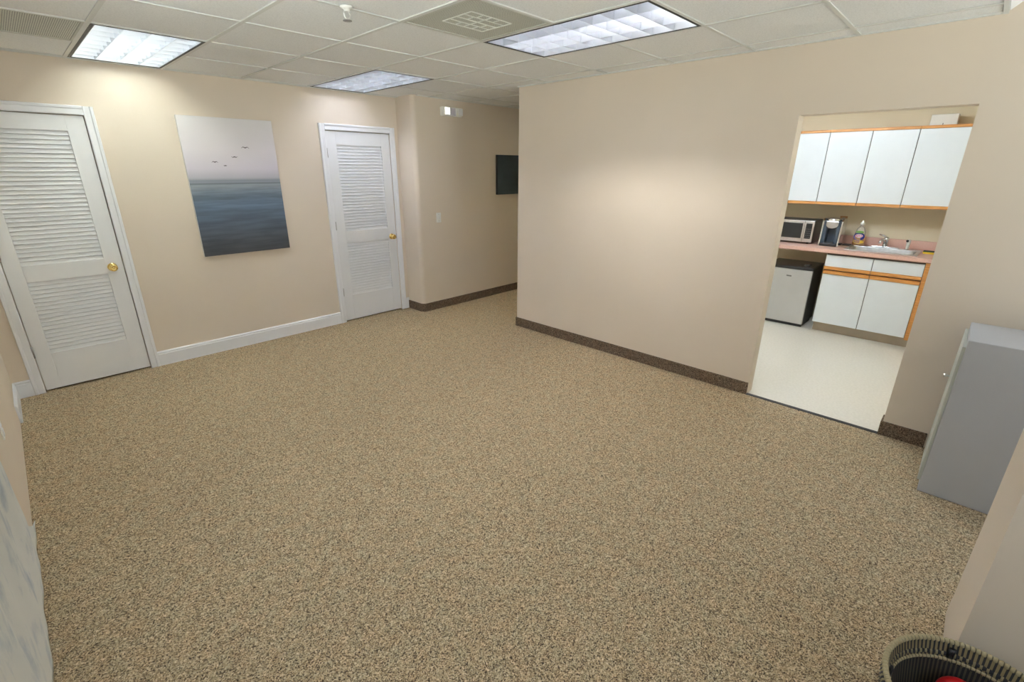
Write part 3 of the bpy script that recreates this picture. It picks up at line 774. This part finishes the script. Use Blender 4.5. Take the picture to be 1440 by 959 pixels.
def text(s, size, loc, rot, mt, parent, ext=.0006):
    cu = bpy.data.curves.new('lettering', 'FONT'); cu.body = s; cu.size = size; cu.extrude = ext; cu.align_x = 'CENTER'; cu.align_y = 'CENTER'
    t = bpy.data.objects.new('lettering', cu); col.objects.link(t)
    dg = bpy.context.evaluated_depsgraph_get(); me = bpy.data.meshes.new_from_object(t.evaluated_get(dg))
    bpy.data.objects.remove(t)
    me.transform(Matrix.Translation(loc) @ rot.to_4x4()); me.materials.clear(); me.materials.append(mt)
    o = bpy.data.objects.new('lettering', me); col.objects.link(o); o.parent = parent
    o.matrix_parent_inverse = Matrix.Translation(Vector(parent.location)).inverted()
    return o
# letters face the room (-X), reading towards -Y
ROT = Matrix(((0, 0, -1), (-1, 0, 0), (0, 1, 0)))
lab_disc(BY+.002, .108, .036, .020, M['paper'], .0018, 'label_patch')
text('AJAX', .030, Vector((BX-.0405, BY+.002, CT+.108)), ROT, M['label_pink'], r)

# coffee maker
KX0, KX1, KY0, KY1 = 6.10, 6.36, 1.010, 1.195
r = empty('coffee_maker', (6.23, 1.10, CT)); tag(r, 'single-serve coffee maker with silver sides beside the microwave', 'coffee maker')
B('rear_body', M['slate'], r, (6.20, KX1, KY0+.018, KY1-.018, CT+.006, CT+.275), bev=.02, segs=3)
B('base', M['blackpl'], r, (KX0, KX1, KY0+.012, KY1-.012, CT, CT+.030), bev=.006)
B('drip_tray', M['blackpl'], r, (KX0+.006, 6.20, KY0+.05, KY1-.05, CT+.030, CT+.040), bev=.003)
B('front_pillar', M['slate'], r, (KX0+.020, 6.21, KY0+.016, KY0+.052, CT+.028, CT+.262), (KX0+.020, 6.21, KY1-.052, KY1-.016, CT+.028, CT+.262), bev=.008, segs=3)
for s, y in ((0, KY0), (1, KY1-.014)):
    m = MB(); m.prism([(KX0+.004, y, CT+.002), (KX1-.02, y, CT+.002), (KX1, y, CT+.05), (KX1, y, CT+.24), (KX1-.04, y, CT+.285), (6.17, y, CT+.288), (6.13, y, CT+.262), (KX0+.018, y, CT+.10)], (0, .014, 0))
    m.build('side_panel', M['chrome'], r, bev=.003)
m = MB(); yc = (KY0+KY1)/2
m.lathe([(.001, .0), (.060, .006), (.068, .020), (.066, .034), (.050, .046), (.001, .050)], (6.19, yc, CT+.248), 'z', 28); m.build('lid', M['chrome'], r)
m = MB(); m.prism([(KX0+.010, yc+.055*math.cos(a), CT+.228+.040*math.sin(a)) for a in [PI*1.0+PI*i/12 for i in range(13)]] + [(KX0+.010, yc+.055, CT+.262), (KX0+.010, yc-.055, CT+.262)], (.10, 0, 0)); m.build('brew_head', M['steel'], r, bev=.004)

# microwave
MX, MY0, MY1, MZ0, MZ1 = 6.115, 1.262, 1.745, CT+.014, 1.150
r = empty('microwave', (6.3, 1.5, CT)); tag(r, 'black and steel microwave at the left end of the counter', 'microwave')
B('microwave_body', M['blackpl'], r, (MX+.02, 6.46, MY0, MY1, MZ0, MZ1), bev=.004)
B('front_frame', M['steel'], r, (MX, MX+.02, MY0+.002, MY1-.002, MZ0+.006, MZ1-.002), bev=.002)
B('door_window', M['microblack'], r, (MX-.003, MX+.001, MY0+.112, MY1-.020, MZ0+.045, MZ1-.030), bev=.0015)
B('control_panel', M['microblack'], r, (MX-.003, MX+.001, MY0+.020, MY0+.080, MZ0+.045, MZ1-.028), bev=.0015)
B('door_gap', M['doorseam'], r, (MX-.0008, MX+.001, MY0+.095, MY0+.098, MZ0+.008, MZ1-.004))
m = MB()
for i in range(3):
    for j in range(5): m.box(MX-.005, MX-.003, MY0+.028+i*.017, MY0+.038+i*.017, MZ0+.055+j*.022, MZ0+.066+j*.022)
m.build('keypad', M['fridgeside'], r)
for y in (MY0+.05, MY1-.05):
    for x in (MX+.06, 6.42):
        m = MB(); m.lathe([(.012, 0), (.012, .015)], (x, y, CT), 'z', 12); m.build('foot', M['blackpl'], r)

# small things on the counter
o = B('black_tray', M['blackpl'], None, (6.30, 6.40, .935, 1.005, CT, CT+.010), bev=.003); tag(o, 'flat black tray lying between coffee maker and soap bottle', 'tray')
r = empty('sponge', (6.26, .27, CT)); tag(r, 'yellow sponge with dark scouring top right of the sink', 'sponge')
B('sponge_foam', M['yellow'], r, (6.225, 6.300, .215, .315, CT, CT+.018), bev=.003)
B('scouring_layer', M['scour'], r, (6.225, 6.300, .215, .315, CT+.018, CT+.026), bev=.002)
r = empty('kitchen_outlet', (XK, 1.07, 1.13)); tag(r, 'tan outlet plate on the wall behind the coffee maker', 'outlet')
B('outlet_plate', M['orange_pl'], r, (XK-.006, XK, 1.045, 1.115, 1.075, 1.19), bev=.002)
for z in (1.090, 1.143): B('socket_face', M['taupe'], r, (XK-.009, XK-.0061, 1.062, 1.098, z, z+.032), bev=.001)
r = empty('chime_box', (6.38, .44, 2.071)); tag(r, 'small white box on top of the wall cabinets', 'box')
B('box_body', M['paper'], r, (6.302, 6.45, .345, .540, 2.071, 2.170), bev=.003)
B('box_tab', M['logo'], r, (6.2995, 6.303, .440, .446, 2.071, 2.093))

# fridge
r = empty('mini_fridge', (6.2, 1.4, 0)); tag(r, 'small silver-fronted fridge under the counter', 'fridge')
FY0, FY1 = 1.150, 1.630
B('fridge_body', M['fridgeside'], r, (5.985, 6.42, FY0+.005, FY1-.005, .02, .645), bev=.006)
B('fridge_top', M['logo'], r, (5.965, 6.43, FY0, FY1, .645, .665), bev=.004)
B('fridge_door', M['silver'], r, (5.940, 5.980, FY0, FY1, .030, .637), bev=.006, segs=3)
B('door_top_trim', M['blackpl'], r, (5.938, 5.982, FY0, FY1, .637, .665), bev=.004)
B('bottom_trim', M['blackpl'], r, (5.945, 6.30, FY0+.003, FY1-.003, 0, .028), bev=.003)
B('hinge_cover', M['blackpl'], r, (6.03, 6.11, FY0+.055, FY0+.110, .665, .690), bev=.008)
B('logo_plate', M['logo'], r, (5.9375, 5.941, 1.345, 1.395, .552, .566), bev=.001)

# ------------------------------------------------------------------ lamps of rooms beyond (hall, kitchenette)
def panel_light(name, x0, x1, y0, y1, tubes, mt, lab, along='y', lv=True):
    r = empty(name, ((x0+x1)/2, (y0+y1)/2, H)); tag(r, lab, 'ceiling light', 'ceiling lights out of sight')
    zz = H-.03
    B('housing', M['housing'], r, (x0, x1, y0, y1, zz+.02, zz+.03))
    for i in range(tubes):
        m = MB()
        if along == 'y':
            xx = x0+(i+.5)*(x1-x0)/tubes; m.tube([(xx, y0+.03, zz), (xx, y1-.03, zz)], .0135, 8)
        else:
            yy = y0+(i+.5)*(y1-y0)/tubes; m.tube([(x0+.03, yy, zz), (x1-.03, yy, zz)], .0135, 8)
        m.build('fluorescent_tube', mt, r)
M['tube_k'] = emis('kitchen_tube_glow', (.84, .93, 1), 16.)
M['tube_h'] = emis('hall_tube_glow', (1, .93, .62), 30.)
panel_light('ceiling_light', 4.3, 4.9, 0.8, 2.0, 3, M['tube_k'], 'bright ceiling light of the kitchenette behind the large wall')
troffer((4.735, 5.335, 3.72, 4.315), M['tube_h'], 'warm ceiling light in the hall in front of the dark picture')

# ------------------------------------------------------------------ sky
wd = bpy.data.worlds.new('sky'); scn.world = wd; wd.use_nodes = True; nt = wd.node_tree
bg = nt.nodes['Background']; tc = nt.nodes.new('ShaderNodeTexCoord'); nz = nt.nodes.new('ShaderNodeTexNoise'); cr = nt.nodes.new('ShaderNodeValToRGB')
nz.inputs['Scale'].default_value = 2.5; nz.inputs['Detail'].default_value = 4
cr.color_ramp.elements[0].position = .35; cr.color_ramp.elements[0].color = (.60, .71, .90, 1)
cr.color_ramp.elements[1].position = .65; cr.color_ramp.elements[1].color = (.85, .90, 1, 1)
nt.links.new(tc.outputs['Generated'], nz.inputs['Vector']); nt.links.new(nz.outputs['Fac'], cr.inputs['Fac']); # below the horizon: bright glow added to throw light up onto the ceiling
sx = nt.nodes.new('ShaderNodeSeparateXYZ'); lt = nt.nodes.new('ShaderNodeMath'); lt.operation = 'LESS_THAN'; lt.inputs[1].default_value = 0
gm_ = nt.nodes.new('ShaderNodeMix'); gm_.data_type = 'RGBA'; gm_.inputs[7].default_value = (3.7, 3.5, 3.2, 1)
nt.links.new(tc.outputs['Generated'], sx.inputs[0]); nt.links.new(sx.outputs['Z'], lt.inputs[0]); nt.links.new(lt.outputs[0], gm_.inputs['Factor'])
nt.links.new(cr.outputs['Color'], gm_.inputs[6]); nt.links.new(gm_.outputs[2], bg.inputs['Color'])
bg.inputs['Strength'].default_value = .8

# ------------------------------------------------------------------ camera
f, pcx, pcy, yaw, pitch, roll, hc = 664.3892, 713.7843, 472.5201, .7699, .34, .0026, 1.6781
cy_, sy_, cp, sp_ = math.cos(yaw), math.sin(yaw), math.cos(pitch), math.sin(pitch)
fw = Vector((cy_*cp, sy_*cp, -sp_)); rt = Vector((sy_, -cy_, 0)); up = rt.cross(fw)
r2 = rt*math.cos(roll)+up*math.sin(roll); u2 = -rt*math.sin(roll)+up*math.cos(roll)
cd = bpy.data.cameras.new('camera'); cam = bpy.data.objects.new('camera', cd); col.objects.link(cam)
mw = Matrix.Identity(4)
for i in range(3): mw[i][0], mw[i][1], mw[i][2] = r2[i], u2[i], -fw[i]
mw.translation = (0, 0, hc); cam.matrix_world = mw
cd.sensor_width = 36; cd.lens = f/1440*36
cd.shift_x = (720-pcx)/1440; cd.shift_y = (pcy-479.5)/1440
cd.clip_start = .02
scn.camera = cam

vs = scn.view_settings
vs.view_transform = 'Standard'; vs.look = 'None'; vs.gamma = 1; vs.use_curve_mapping = False; vs.exposure = 1.8
scn.cycles.use_denoising = True
scn.cycles.max_bounces = 10; scn.cycles.diffuse_bounces = 6; scn.cycles.sample_clamp_indirect = 6
